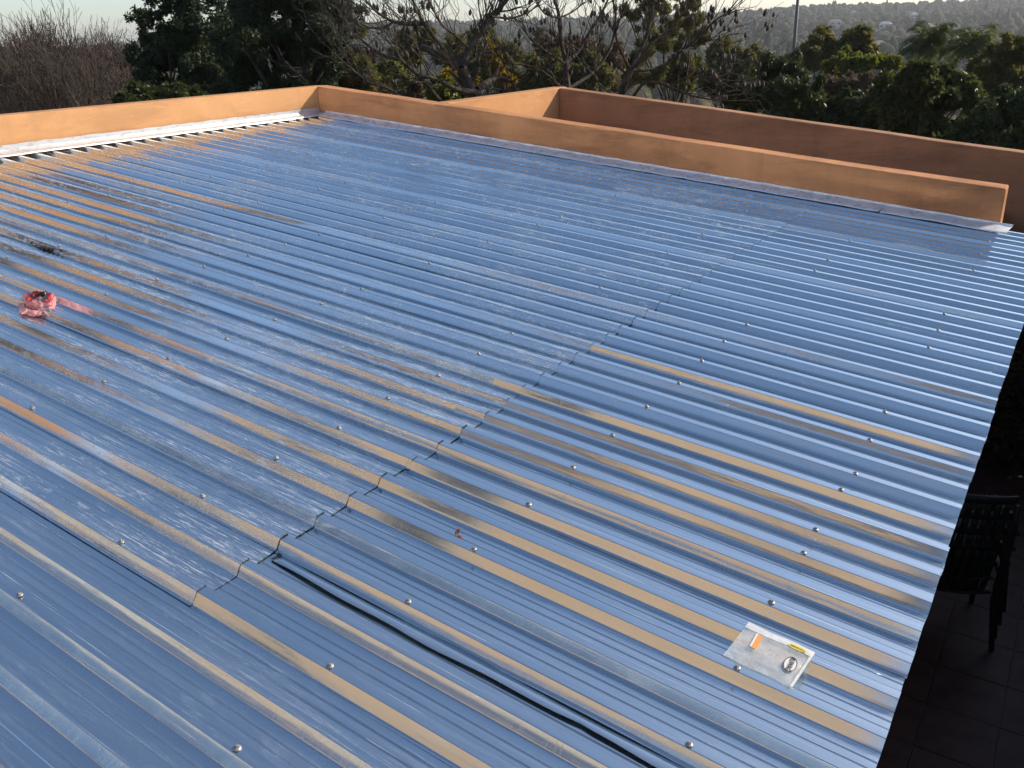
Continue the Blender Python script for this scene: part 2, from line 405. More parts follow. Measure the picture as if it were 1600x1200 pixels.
def leafy_tree(name, base, top_clumps, nleaf, lsize, lmat, bark, label, cat='tree', group=None, trunk_r=.18, aspect=.45, seed=1, shell=.5, droop=0.0, nlimb=9):
    base = Vector(base); root = empty(name, base, label=label, cat=cat, group=group)
    cs = [(Vector(c[0]) - base, c[1]) for c in top_clumps]
    mid = Vector((0, 0, 0))
    for c, s_ in cs: mid += c
    mid /= len(cs)
    rg = random.Random(seed); tb = MB()
    fork = Vector((mid.x * .6, mid.y * .6, max(mid.z * .55, .3)))
    tb.tube(limb_pts((0, 0, -.3), fork, 0, 5, .02, rg), [trunk_r * (1 - .1 * i) for i in range(6)], 8)
    for i in range(min(nlimb, len(cs))):
        c, s_ = cs[rg.randrange(len(cs))]
        st = Vector((0, 0, 0)).lerp(fork, rg.uniform(.55, 1))
        tb.tube(limb_pts(st, c, .06, 5, .04, rg), [trunk_r * .5 * (1 - .17 * k) for k in range(6)], 5)
    link('trunk', tb.mesh('trunk', True), bark, root)
    link('crown', fastmesh('crown', leaves([(tuple(c), s_) for c, s_ in cs], nleaf, lsize, aspect, seed=seed, shell=shell, droop=droop), 4), lmat, root)
    return root

# bare branching --------------------------------------------------
def grow(tb, p, d, L, r, depth, rg, spread=.55, up=.10, tips=None, minr=.006, kids=(2, 3), nseg=4, wob=.18):
    pts = [Vector(p)]; dd = Vector(d).normalized()
    for i in range(nseg):
        dd = (dd + Vector((rg.uniform(-1, 1), rg.uniform(-1, 1), rg.uniform(-1, 1))) * wob + Vector((0, 0, up))).normalized()
        pts.append(pts[-1] + dd * L / nseg)
    r1 = max(minr, r * .62)
    tb.tube(pts, [r + (r1 - r) * i / nseg for i in range(nseg + 1)], 6 if r > .04 else (4 if r > .012 else 3), False)
    if tips is not None and depth <= 1: tips.append((pts[-1], depth))
    if depth <= 0: return
    for k in range(rg.randint(*kids)):
        q = pts[rg.randint(max(1, nseg - 2), nseg)] if k else pts[-1]
        nd = (dd + Vector((rg.uniform(-1, 1), rg.uniform(-1, 1), rg.uniform(-.6, 1))) * spread * 1.3).normalized()
        grow(tb, q, nd, L * rg.uniform(.62, .88), r1 * rg.uniform(.7, 1), depth - 1, rg, spread, up, tips, minr, kids, nseg, wob)

# ------------------------------------------------------------------ house shell, courtyard, patio
Ys0, Ys1 = 8.52, 8.75
def prism_wall(name, pts_bottom_top, y0, y1, m):      # wall along x with sloping top: [(x, zb, zt), ...]
    V = []; Fc = []
    n = len(pts_bottom_top)
    for y_ in (y0, y1):
        for x_, zb, zt in pts_bottom_top: V += [(x_, y_, zb), (x_, y_, zt)]
    o = 2 * n
    for i in range(n - 1):
        a = 2 * i; Fc += [(a, a + 2, a + 3, a + 1), (o + a, o + a + 1, o + a + 3, o + a + 2), (a + 1, a + 3, o + a + 3, o + a + 1), (a, o + a, o + a + 2, a + 2)]
    Fc += [(0, 1, o + 1, o), (2 * n - 2, o + 2 * n - 2, o + 2 * n - 1, 2 * n - 1)]
    return pymesh(name, V, Fc)

def top_z(x, h=.345): return h / math.cos(SL) - x * math.tan(SL)
tm = [(x_, -2.9, top_z(x_) + rnd.uniform(-.004, .004)) for x_ in np.linspace(-8.52, -.41, 14)]
g_ = link('parapet_wall', prism_wall('gable', tm, Ys0, Ys1, None), M_PLASG, label='ochre plastered parapet along the far side of the metal roof, falling to a free end at right', cat='wall')
bevel(g_, .012)
mbx = MB(); mbx.box((-8.78, -2.2, -2.9), (-8.52, Ys1, 1.243))
g_ = link('parapet_wall', mbx.mesh('wall_left'), M_PLAS, label='sunlit level parapet at the upper left end of the roof above the bright apron flashing', cat='wall'); bevel(g_, .012)
mbx = MB(); mbx.box((-6.78, Ys1 + .003, -2.9), (-6.55, 11.65, 1.036))
g_ = link('parapet_wall', mbx.mesh('wall_back_left'), M_PLAS, label='short level parapet behind the metal roof with a diagonal shadow down its sunlit face', cat='wall'); bevel(g_, .012)
Yb = 11.42
tm = [(x_, -2.9, 1.033 + (x_ + 6.55) * -.1163 + rnd.uniform(-.004, .004)) for x_ in np.linspace(-6.547, 1.6, 12)]
g_ = link('parapet_wall', prism_wall('wall_back', tm, Yb, Yb + .22, None), M_PLAS2, label='rearmost shaded brown parapet running down to the right edge in front of the hedge', cat='wall'); bevel(g_, .012)
mbx = MB(); mbx.add([(-6.54, Ys1 + .01, .35), (-6.54, Yb - .01, .35), (-.6, Yb - .01, -.33), (-.6, Ys1 + .01, -.33), (-6.54, Ys1 + .01, .25), (-6.54, Yb - .01, .25), (-.6, Yb - .01, -.43), (-.6, Ys1 + .01, -.43)],
    [(0, 3, 2, 1), (4, 5, 6, 7), (0, 1, 5, 4), (1, 2, 6, 5), (2, 3, 7, 6), (3, 0, 4, 7)])
link('roof_slab', mbx.mesh('roof_slab'), M_CONC, label='concrete roof slab sunk between the two rear parapets', cat='roof')

# house behind the viewer, seen mirrored in the rib sides
hb = empty('house', (0, -3.1, -3), label='upper storey of the ochre house standing behind the viewer', cat='house')
mbx = MB(); mbx.box((-8.4, -3.0, 3.3), (.05, 0, 6.35)); link('wall', mbx.mesh('house_wall'), M_PLAS3, hb)
mbx = MB(); mbx.box((-8.45, -3.05, 0), (.1, .03, 3.3)); link('plinth', mbx.mesh('house_plinth'), M_PALE, hb)
mbx = MB(); mbx.box((-8.7, -3.3, 6.35), (.35, .30, 6.47)); link('roof', mbx.mesh('house_roof'), M_RTILE, hb)
for x_ in (-6.9, -4.6):
    mbx = MB(); mbx.box((x_ - .55, .003, 4.6), (x_ + .55, .03, 5.7)); wf = link('window', mbx.mesh('win'), M_WHITE, hb)
    mbx = MB(); mbx.box((x_ - .48, .031, 4.67), (x_ + .48, .036, 5.63)); link('pane', mbx.mesh('pane'), M_GLASS, wf)

mbx = MB(); mbx.box((-3.6, -6.0, 2.0), (0, -.7, 5.4)); wg = link('wall', mbx.mesh('wing_wall'), M_PLAS, None)
wr = empty('house_wing', (-9.0, 2.9, -3), label='ochre wing of the house rising beyond the left end of the roof', cat='house'); wg.parent = wr
mbx = MB(); mbx.box((-3.6, -6.0, 0), (-.03, -.73, 2.0)); link('plinth', mbx.mesh('wing_plinth'), M_CONC, wr)
mbx = MB(); mbx.box((-3.9, -6.0, 5.4), (.2, -.5, 5.5)); link('roof', mbx.mesh('wing_roof'), M_RTILE, wr)
for y_ in (-1.9, -3.9):
    mbx = MB(); mbx.box((.003, y_ - .5, 4.2), (.03, y_ + .5, 5.2)); wf = link('window', mbx.mesh('win'), M_WHITE, wr)
    mbx = MB(); mbx.box((.031, y_ - .43, 4.27), (.036, y_ + .43, 5.13)); link('pane', mbx.mesh('pane'), M_GLASS, wf)
tm = [(x_, -2.9, top_z(x_, .26)) for x_ in np.linspace(-8.52, .05, 8)]  # unseen upstand added so the nearest rib sides mirror grey
g_ = link('parapet_wall', prism_wall('near_wall', tm, -.86, -.64, None), M_PALE, label='low grey upstand added unseen behind the viewer for the near rib sides to mirror', cat='wall'); bevel(g_, .01)
# patio below the eave
Zf = -2.7
fl = empty('patio_floor', (0, 4, Zf - .04), kind='structure')
mbx = MB(); mbx.box((-2.2, -7.0, -.16), (2.5, 7.4, 0)); link('bed', mbx.mesh('bed'), M_GROUT, fl)
tile_me = []
for q in range(3):
    mbx = MB(); mbx.box((-.226, -.226, 0), (.226, .226, .035)); tile_me.append(mbx.mesh('tile'))
    tile_me[-1].materials.append(M_TILE)
for i in range(-3, 5):
    for j in range(-2, 16):
        x_, y_ = i * .46 + .1, j * .46 + .35
        if not (-1.1 < x_ < 1.5): continue
        o = link('tile', tile_me[(i + j) % 3], None, fl, (x_ + rnd.uniform(-.002, .002), y_ - 0.0, rnd.uniform(-.0015, .0015)))
        o.rotation_euler = (rnd.uniform(-.002, .002), rnd.uniform(-.002, .002), 0)
mbx = MB(); mbx.box((-1.5, -2.2, -2.72), (-1.3, Ys0 - .01, -.12))
link('veranda_wall', mbx.mesh('veranda_wall'), M_PLAS2, label='plastered house wall under the metal roof facing the dark patio', cat='wall')
mbx = MB(); mbx.box((2.5, -3.0, -2.9), (2.75, 12.5, 1.8))  # out-of-view wall added to block the sun from the patio
link('shade_wall', mbx.mesh('shade_wall'), M_PLAS2, label='unseen high wall added to keep the sun off the patio', cat='wall')
mbx = MB(); mbx.box((1.05, -3.0, -.35), (2.49, 11.3, -.2))  # out-of-view slab added to cut skylight on the patio
link('shade_slab', mbx.mesh('shade_slab'), M_CONC, label='unseen flat slab added to deepen the shade on the patio', cat='roof')

# dark plastic armchair on the patio
def armchair(loc, rz):
    ch = empty('armchair', loc, rz, label='dark plastic armchair standing on the shaded patio tiles below the eave', cat='chair')
    def curved(name, f, nu, nv, th=.012):
        V = [f(i / nu, j / nv) for i in range(nu + 1) for j in range(nv + 1)]
        Fc = [(i * (nv + 1) + j, (i + 1) * (nv + 1) + j, (i + 1) * (nv + 1) + j + 1, i * (nv + 1) + j + 1) for i in range(nu) for j in range(nv)]
        o = link(name, pymesh(name, V, Fc, True), M_CHAIR, ch); s = o.modifiers.new('s', 'SOLIDIFY'); s.thickness = th; return o
    curved('seat', lambda a, b_: (-.24 + .48 * a, -.23 + .46 * b_, .43 + .03 * (abs(a - .5) * 2) ** 2 - .03 * math.sin(math.pi * b_)), 8, 8, .018)
    for k in range(7):
        x0 = -.21 + k * .063
        curved('back_slat', lambda a, b_, x0=x0: (x0 + .04 * a, .22 + .13 * b_ - .05 * abs(x0 / .24) ** 2, .44 + .44 * b_), 1, 6)
    curved('back_rail', lambda a, b_: (-.25 + .5 * a, .36 - .07 * (abs(a - .5) * 2) ** 2 - .02, .86 + .06 * b_ + .02 * math.sin(math.pi * a)), 8, 2, .02)
    for s_ in (-1, 1):
        curved('armrest', lambda a, b_, s_=s_: (s_ * (.25 + .055 * b_), -.24 + .56 * a, .64 + .03 * math.sin(math.pi * a)), 8, 2, .02)
        tb = MB(); tb.tube([(s_ * .29, -.27, 0), (s_ * .275, -.24, .4), (s_ * .275, -.22, .645)], [.019, .026, .022], 6); link('leg', tb.mesh('leg', True), M_CHAIR, ch)
        tb = MB(); tb.tube([(s_ * .29, .34, 0), (s_ * .26, .27, .4), (s_ * .26, .31, .66), (s_ * .24, .33, .87)], [.019, .026, .022, .02], 6); link('leg', tb.mesh('leg', True), M_CHAIR, ch)
    return ch
ch0 = armchair((-.20, 6.55, Zf - .005), R(200))
ch0['group'] = 'stacked plastic armchairs'; ch0['label'] = 'bottom chair of the dark stack standing on the shaded patio tiles'
for k_, lb_ in enumerate(('second chair from the bottom of the dark stack on the patio', 'third chair up in the dark stack on the patio, below the top one', 'top chair of the dark stack of plastic armchairs below the eave')):
    c_ = ch0.copy(); COL.objects.link(c_); c_.location = ch0.location + Vector((.01 * k_, -.03 * (k_ + 1), .145 * (k_ + 1))); c_['label'] = lb_
    for q_ in list(ch0.children):
        d_ = q_.copy(); COL.objects.link(d_); d_.parent = c_

# ------------------------------------------------------------------ metal roof: sheets, screws, flashings
V0, P = .7743, .1715
U_E, U_S, U_L = -.005, -1.918, -8.50
roof = empty('metal_roof', (0, 0, 0), label='pitched roof of ribbed galvanised sheets with an eave over the dark patio', cat='roof')
roof.rotation_euler = (0, SL, 0)

RUN = {}
def rib_run(k, row):                          # horizontal run of the near web: each rib is bent a little differently
    if (k, row) not in RUN:
        base = {0: .0200, 1: .0195, 2: .0150, 3: .0215}[k % 4]
        if row == 1: base += .0006 - (.0034 if k in (9, 11, 12, 14) else .0016 if k in (10, 16, 20) else 0)
        if k <= 2: base = .0226 if k == 2 else .0240
        if k == 3: base = .0238
        RUN[(k, row)] = base + rnd.uniform(-.0014, .0014)
    return RUN[(k, row)]

def rib_profile(k, row, first, last):
    """points (v, w, lift) from the foot of the near web of rib k to the far pan"""
    vf = V0 + P * k; rn = rib_run(k, row); H = .037
    sx = rn / (H)                             # web slope
    pts = []
    if first:
        pts += [(vf - rn - .010, -H + .0006), (vf - rn - .0035, -H + .0006)]
    else:
        pts += [(vf - rn - .0045, -H)]
    for a in (.25, .5, .75, 1.0):             # rounded foot
        an = a * math.atan2(H, rn); rad = .0090; tl = rad * math.tan(math.atan2(H, rn) / 2)
        pts.append((vf - rn - tl + rad * math.sin(an), -H + rad * (1 - math.cos(an))))
    pts += [(vf - rn * .55, -H * .55), (vf - rn * .040 , -.0015), (vf + .0012, 0), (vf + .018, .0004), (vf + .0338, 0), (vf + .0354, -.0012)]
    if last:
        pts += [(vf + .0354 + rn * .55, -.0012 - H * .5)]
        return pts
    rr_ = .0125 + .0035 * math.sin(k * 2.3)
    pts += [(vf + .0354 + rr_ * .92, -H * .93), (vf + .0354 + rr_ + .002, -H)]
    nf = V0 + P * (k + 1) - rib_run(k + 1, row)
    a0 = vf + .0354 + rr_ + .002
    span = nf - .0045 - a0
    for f_, h_ in ((.26, 0), (.30, .0016), (.34, 0), (.48, 0), (.60, 0), (.64, .0016), (.68, 0), (.85, 0)):
        pts.append((a0 + span * f_, -H + h_))
    return pts

def fnoise(u, v, s): return noise.noise(Vector((u * .9 + s * 17.3, v * 2.6, s * 3.1)))

def make_sheet(k0, row, u0, u1, width=4, width2=None):
    k1 = k0 + (width2 or width); prof = []; lift = []
    for k in range(k0, k1 + 1):
        pr = rib_profile(k, row, k == k0, k == k1)
        for (v, w_) in pr:
            prof.append((v, w_)); lift.append(.0010 if (k == k0 and v < V0 + P * k0 + .05) else .0)
    nu = max(8, int((u1 - u0) / .11)); n = len(prof); V = []; s = k0 * 1.37 + row * 5.1
    loose = (row == 0 and k0 == 5)
    for i in range(nu + 1):
        u = u0 + (u1 - u0) * i / nu
        for j, (v, w_) in enumerate(prof):
            dv = .0012 * fnoise(u, v * .4, s) ; dw = .0016 * fnoise(u * 1.4, v, s + 5)
            web = -.0365 < w_ < -.002
            if web: dv += .0010 * noise.noise(Vector((u * 2.3, v * 1.2, s + 9)))
            ww = w_ + lift[j] + row * .0020 + dw
            if row == 1:
                e = max(0, 1 - (u1 - u) / .25); ww += .0018 * e * (1 + .8 * noise.noise(Vector((v * 5, 1.5, s))))
            if loose and j <= 4:              # the free edge of this sheet has sprung open
                amp = min(1, (u - u0) / .25) if u > u0 else 0
                amp *= .75 + .35 * math.sin(u * 5.2) * .5
                ww += .0050 * amp * (1 + .5 * math.sin(u * 7.1)) ; dv -= .002 * amp
            ue = u + (.004 * noise.noise(Vector((v * 9, 3, s))) if i == nu else 0)
            V.append((ue, v + dv, ww))
    Fc = [(i * n + j, (i + 1) * n + j, (i + 1) * n + j + 1, i * n + j + 1) for i in range(nu) for j in range(n - 1)]
    me = pymesh('roof_sheet', V, Fc, True)
    sharpen(me, 19)
    o = link('roof_sheet', me, M_DUSTY if row else (M_SCUFF if k0 < 3 else M_SHEET), roof)
    sm = o.modifiers.new('gauge', 'SOLIDIFY'); sm.thickness = .0009; sm.offset = -1
    if row: sm.use_rim = False
    return o

sheets = {}
KS = list(range(-7, 42, 4))                   # first rib of each sheet
for k0 in KS:
    if k0 in (-7, -3):                        # the two nearest sheets run through in one length
        sheets[(k0, 0)] = sheets[(k0, 1)] = make_sheet(k0, 0, U_L, U_E + rnd.uniform(-.012, .006), 4, k0 == -3 and 6 or None)
        continue
    ue = U_E + rnd.uniform(-.005, .004)
    us = U_S + rnd.uniform(-.018, .014)
    st, wd = (3, 2) if k0 == 1 else (k0, 4)
    sheets[(k0, 0)] = make_sheet(st, 0, us - .16, ue, wd)
    sheets[(k0, 1)] = make_sheet(st, 1, U_L, us, wd)

# the lip of the sheet underneath, sprung up along the open lap of rib five
V = []; Fc = []; nl = 46
vf = V0 + P * 5 - .0225
for i in range(nl + 1):
    t_ = i / nl; u = -1.895 + t_ * 1.62
    op = math.sin(min(1, t_ * 6) * math.pi / 2) * (1 - .35 * t_)
    wv = .004 * math.sin(u * 6.3) + .003 * math.sin(u * 17)
    kink = .006 * math.exp(-((u + .71) / .02) ** 2)
    V += [(u, vf - .002, -.0345), (u, vf - .020 - .004 * op, -.0325 + .001 * op), (u, vf - .044 - .010 * op + wv * .6 + kink, -.0315 + .0058 * op + wv * .3),
          (u, vf - .0455 - .010 * op + wv * .6 + kink, -.0324 + .0058 * op + wv * .3)]
for i in range(nl):
    for j in range(3):
        a = i * 4 + j; Fc.append((a, a + 4, a + 5, a + 1))
lp = link('lap_strip', pymesh('lap_strip', V, Fc, True), M_SHEET, roof, label='loose strip of sheet sprung up along an open lap')
s_ = lp.modifiers.new('gauge', 'SOLIDIFY'); s_.thickness = .0009

# screws with domed washers
mbx = MB(); mbx.lathe([(.0125, 0), (.0125, .0012), (.0095, .0042), (.0062, .0050)], 14); mbx.lathe([(.0058, .0050), (.0058, .0105), (.0050, .0115)], 6)
me_screw = mbx.mesh('screw', True); me_screw.set_sharp_from_angle(angle=R(35)); me_screw.materials.append(M_STEEL)
mbx = MB(); mbx.lathe([(.0030, .01145), (.0030, .0122)], 6); me_hole = mbx.mesh('screw_socket'); me_hole.materials.append(M_RUBBER)
rows = [(-.425, [1, 3, 5, 7, 9, 11, 12, 14, 15, 17, 19, 21, 23, 25, 27, 29, 31, 34, 36, 38, 39, 42, 44]), (-1.355, None), (-2.325, None), (-3.44, None), (-4.46, None), (-5.5, None), (-6.5, None), (-7.5, None)]
for u_, ks in rows:
    for k in (ks or range(-1, 45, 2)):
        k0 = KS[0] + 4 * ((k - KS[0]) // 4); row = 0 if u_ > U_S else 1
        if (k0, row) not in sheets or (k > 17 and rnd.random() < .4): continue
        if k0 == 1 and k < 3: k0 = -3
        if k0 < 0: row = 0
        u = u_ + rnd.uniform(-.014, .014); v = V0 + P * k + .013 + rnd.uniform(-.004, .006)
        o = link('screw', me_screw, None, sheets[(k0, row)], (u, v, .0032 + (.0028 if row else 0)))
        o.rotation_euler = (rnd.uniform(-.08, .08), rnd.uniform(-.08, .08), rnd.uniform(0, 1)); sc_ = rnd.uniform(.78, .92); o.scale = (sc_, sc_, sc_)

# apron flashing along the upper parapet
def strip(name, fn, nu, nv, m, thick=.0012, smooth=True):
    V = [fn(i / nu, j / nv) for i in range(nu + 1) for j in range(nv + 1)]
    Fc = [(i * (nv + 1) + j, (i + 1) * (nv + 1) + j, (i + 1) * (nv + 1) + j + 1, i * (nv + 1) + j + 1) for i in range(nu) for j in range(nv)]
    me = pymesh(name, V, Fc, smooth)
    o = link(name, me, m, roof); s = o.modifiers.new('gauge', 'SOLIDIFY'); s.thickness = thick; s.offset = 0
    sharpen(me, 30); return o
xl = -8.52 / math.cos(SL)
for (a, c) in ((-2.1, 2.6), (2.58, 5.7), (5.68, 8.50)):
    prof_a = [(xl + .008, .085), (xl + .010, .045), (xl + .03, .038), (xl + .145, .0165), (xl + .150, .006)]
    def fa(s, t, a=a, c=c):
        v = a + (c - a) * s; i = min(int(t * 4), 3); f_ = t * 4 - i
        u = prof_a[i][0] * (1 - f_) + prof_a[i + 1][0] * f_; w_ = prof_a[i][1] * (1 - f_) + prof_a[i + 1][1] * f_
        top = 1 - t
        return (u + .002 * noise.noise(Vector((v * 3, 0, 1))) * t, v, w_ + .003 * noise.noise(Vector((v * 2.2, 4, 1))) + .008 * top * noise.noise(Vector((v * 6, 9, 2))) + (.0015 if a > 0 else 0))
    strip('apron_flashing', fa, 60, 4, M_APRON)
# side flashing along the far parapet, in lapped lengths
for n_s, (a, c, dz) in enumerate(((-8.45, -6.65, 0.0), (-6.68, -3.25, .002), (-3.29, -1.36, .004), (-1.38, -.315, .001))):
    def fb(s, t, a=a, c=c, dz=dz, n_s=n_s):
        u = a + (c - a) * s
        kn = abs(math.sin(u * math.pi / .33)) ** .5                      # dimples where it is nailed to the wall
        if t < .12: v, w_ = 8.514, .056 - t / .12 * .012
        elif t < .85:
            q = (t - .12) / .73; v = 8.512 - .165 * q; w_ = .044 - .030 * q - .006 * (1 - kn) * (1 - q) * 2
        else:
            q = (t - .85) / .15; v = 8.347 - .004 * q; w_ = .014 - .012 * q
        sag = .010 * noise.noise(Vector((u * 1.7, n_s, 0))) * t + .006 * noise.noise(Vector((u * 5, n_s, 3)))
        end = .007 * max(0, 1 - (c - u) / .12)
        v += .010 * noise.noise(Vector((u * 1.3, 7, n_s))) * t if v < 8.5 else 0
        return (u - (.03 * t if s == 1 else 0), v, w_ + sag * .8 + dz + end * t + .004)
    strip('side_flashing', fb, int((c - a) / .045), 8, M_FLASH)
# eave purlin under the sheets
mbx = MB(); mbx.box((-.50, -1.0, -.115), (-.42, 8.5, -.045)); link('purlin', mbx.mesh('purlin'), M_CONC, roof)
for u_ in (-1.4, -2.35, -3.5, -4.5, -5.5, -6.5, -7.5):
    mbx = MB(); mbx.box((u_ - .04, -1.0, -.115), (u_ + .04, 8.5, -.045)); link('purlin', mbx.mesh('purlin'), M_CONC, roof)

# ------------------------------------------------------------------ litter on the roof
QR = Matrix.Rotation(SL, 4, 'Y')
def on_roof(o, u, v, wz, rz=0):
    o.matrix_world = Matrix.Translation(wp(u, v, wz)) @ QR @ Matrix.Rotation(rz, 4, 'Z')

bag = empty('plastic_bag', label='clear plastic fastener packet with yellow and orange labels lying across the ribs', cat='bag')
on_roof(bag, -.362, 2.096, .0035, R(-2))
BW, BH = .208, .182
def bagz(x, y): return .0025 + .002 * noise.noise(Vector((x * 25, y * 25, 1))) + .0015 * noise.noise(Vector((x * 60, y * 50, 4)))
def bagsheet(name, x0, x1, y0, y1, dz, m, nx=24, ny=22):
    V = []
    for i in range(nx + 1):
        for j in range(ny + 1):
            x, y = x0 + (x1 - x0) * i / nx, y0 + (y1 - y0) * j / ny
            e = min(1, min(BW / 2 - abs(x), BH / 2 - abs(y)) / .03); e = max(0, e)
            V.append((x + .008 * y / BH, y + .002 * math.sin(x * 40), bagz(x, y) * (.35 + .65 * e) + dz * (e if 'layer' in name else 1)))
    Fc = [(i * (ny + 1) + j, (i + 1) * (ny + 1) + j, (i + 1) * (ny + 1) + j + 1, i * (ny + 1) + j + 1) for i in range(nx) for j in range(ny)]
    return link(name, pymesh(name, V, Fc, True), m, bag)
bagsheet('back_layer', -BW / 2, BW / 2, -BH / 2, BH / 2, -.0025, M_FILM)
bagsheet('front_layer', -BW / 2, BW / 2, -BH / 2, BH / 2, .004, M_FILM)
bagsheet('seal_strip', -BW / 2, BW / 2, BH / 2 - .030, BH / 2, .0055, M_SEAL, 24, 4)
bagsheet('seal_strip', BW / 2 - .007, BW / 2, -BH / 2, BH / 2 - .031, .0055, M_SEAL, 3, 20)
def disc(name, cx, cy, rx, ry, rot, dz, m, n=28, hole=0):
    V = []; Fc = []
    for k in range(n):
        a = 2 * math.pi * k / n; x, y = rx * math.cos(a), ry * math.sin(a)
        for q in ((1,) if not hole else (1, hole)):
            X, Y = cx + (x * math.cos(rot) - y * math.sin(rot)) * q, cy + (x * math.sin(rot) + y * math.cos(rot)) * q
            V.append((X, Y, dz))
    Fc = [tuple(range(n))] if not hole else [(2 * k, 2 * ((k + 1) % n), 2 * ((k + 1) % n) + 1, 2 * k + 1) for k in range(n)]
    return link(name, pymesh(name, V, Fc), m, bag)
def quad(name, cx, cy, wx, wy, rot, dz, m):
    c, s = math.cos(rot), math.sin(rot)
    V = [(cx + x * c - y * s, cy + x * s + y * c, dz) for x, y in ((-wx, -wy), (wx, -wy), (wx, wy), (-wx, wy))]
    return link(name, pymesh(name, V, [(0, 1, 2, 3)]), m, bag)
def text(name, body, cx, cy, size, rot, dz, m, sx=1.0):
    cu_ = bpy.data.curves.new('txt', 'FONT'); cu_.body = body; cu_.size = size; cu_.align_x = 'CENTER'; cu_.align_y = 'CENTER'; cu_.offset = size * .02
    to = bpy.data.objects.new('txt', cu_); COL.objects.link(to)
    bpy.context.view_layer.update()
    me = bpy.data.meshes.new_from_object(to.evaluated_get(bpy.context.evaluated_depsgraph_get()))
    bpy.data.objects.remove(to)
    c, s = math.cos(rot), math.sin(rot)
    for v in me.vertices:
        x, y = v.co.x * sx, v.co.y; v.co = (cx + x * c - y * s, cy + x * s + y * c, dz)
    me.materials.clear(); return link(name, me, m, bag)
ZL = .0100
yl = disc('yellow_label', .060, .069, .028, .0095, 0, ZL, M_YLAB)
text('lettering', 'FASTENERS', .060, .069, .0085, math.pi, ZL + .0006, M_INK)
quad('orange_label', -.046, .018, .0075, .033, R(3), ZL, M_OLAB)
quad('white_label', -.0560, .020, .0032, .033, R(3), ZL, M_WLAB)
disc('oval_logo', .066, -.012, .034, .0185, R(-86), ZL, M_WLAB)
disc('logo_ring', .066, -.012, .034, .0185, R(-86), ZL + .0005, M_INK, hole=.90)
text('lettering', 'RUWAG', .066, -.012, .0210, R(-87), ZL + .0009, M_INK, .80)

# crumpled red plastic bag
rb = empty('red_plastic_bag', label='crumpled red plastic bag lying open in a pan of the roof at left', cat='bag')
on_roof(rb, -4.62, 2.375, -.030, R(-12)); rb.scale = (.86, .86, .8)
def crumple(name, rx, ry, h, c, m, seed, a0=0, a1=2 * math.pi, flare=.25):
    V = []; nu, nv = 44, 12
    for i in range(nu + 1):
        a = a0 + (a1 - a0) * i / nu
        for j in range(nv + 1):
            t_ = j / nv; rr = (.72 + flare * math.sin(t_ * 3.1)) * (1 + .28 * noise.noise(Vector((math.cos(a) * 2.2, math.sin(a) * 2.2, t_ * 1.7 + seed))))
            z = h * (t_ ** .8) * (1 + .45 * noise.noise(Vector((math.cos(a) * 1.4, math.sin(a) * 1.4, seed + 5))))
            cr1 = .010 * noise.noise(Vector((a * 5, t_ * 6, seed + 2)))
            V.append((c[0] + rx * rr * math.cos(a) + cr1, c[1] + ry * rr * math.sin(a) + cr1, c[2] + z + cr1))
    Fc = [(i * (nv + 1) + j, (i + 1) * (nv + 1) + j, (i + 1) * (nv + 1) + j + 1, i * (nv + 1) + j + 1) for i in range(nu) for j in range(nv)]
    return link(name, pymesh(name, V, Fc, False), m, rb)
crumple('outer_wall', .130, .090, .085, (0, 0, 0), M_PINK, 1)
crumple('rim', .110, .078, .035, (0, 0, .055), M_REDF, 1.2, 0, 5.2, .3)
crumple('lining', .078, .052, .062, (-.02, .0, .018), M_FOIL, 3.4)
crumple('skirt', .135, .085, .035, (.035, -.045, .0), M_PINK, 6.1, 2.6, 6.4, .35)
crumple('flap', .045, .04, .022, (.12, -.065, .0), M_PINK, 8.1, 3, 6.6, .4)

def litter(name, u, v, wz, n, size, spread, m, label, cat, seed, flat=.4):
    rg = random.Random(seed); V = []; Fc = []
    for i in range(n):
        p = Vector((rg.gauss(0, spread[0]), rg.gauss(0, spread[1]), abs(rg.gauss(0, spread[2]))))
        a = rg.uniform(0, 6.3); L = size * rg.uniform(.6, 1.4); wd = L * .45
        d = Vector((math.cos(a), math.sin(a), rg.uniform(-.2, .5))).normalized(); s = Vector((-math.sin(a), math.cos(a), rg.uniform(-.5, .5))).normalized()
        k = len(V); V += [p, p + d * L * .35 + s * wd * .5, p + d * L * .75 + s * wd * .3 + Vector((0, 0, L * flat * .3)), p + d * L, p + d * L * .7 - s * wd * .4 + Vector((0, 0, L * flat * .4)), p + d * L * .3 - s * wd * .5]
        Fc += [(k, k + 1, k + 2, k + 5), (k + 2, k + 3, k + 4, k + 5)]
    o = link(name, pymesh(name, V, Fc), m, label=label, cat=cat); on_roof(o, u, v, wz); return o
litter('dead_leaves', -5.60, 2.99, -.036, 110, .028, (.065, .014, .009), M_DEAD, 'small dark clump of dead leaves caught in a pan near the upper left', 'leaves', 4)
litter('dry_leaf', -1.486, 2.055, -.036, 2, .030, (.008, .004, .002), M_DRY, 'tiny rust coloured dry leaf in a pan near the middle of the roof', 'leaf', 6)

# ------------------------------------------------------------------ trees and plants behind the roof
def gz(p): return terrain(p.x, p.y)
def base_under(px, d):
    p = at(px, 120, d); return Vector((p.x, p.y, terrain(p.x, p.y)))

def crown_at(specs, d, seed, per=8):          # specs: (px, py, radius_px) in photo pixels at distance d
    out = []
    for i, (px, py, r) in enumerate(specs):
        dd = d + rnd.uniform(-.8, .8); c = at(px, py, dd); m_ = r / 1340 * dd
        out += blobclumps(tuple(c), (m_ * .88, m_ * .88, m_ * .84), int(per * 1.9), m_ * .25, seed * 31 + i)
    return out

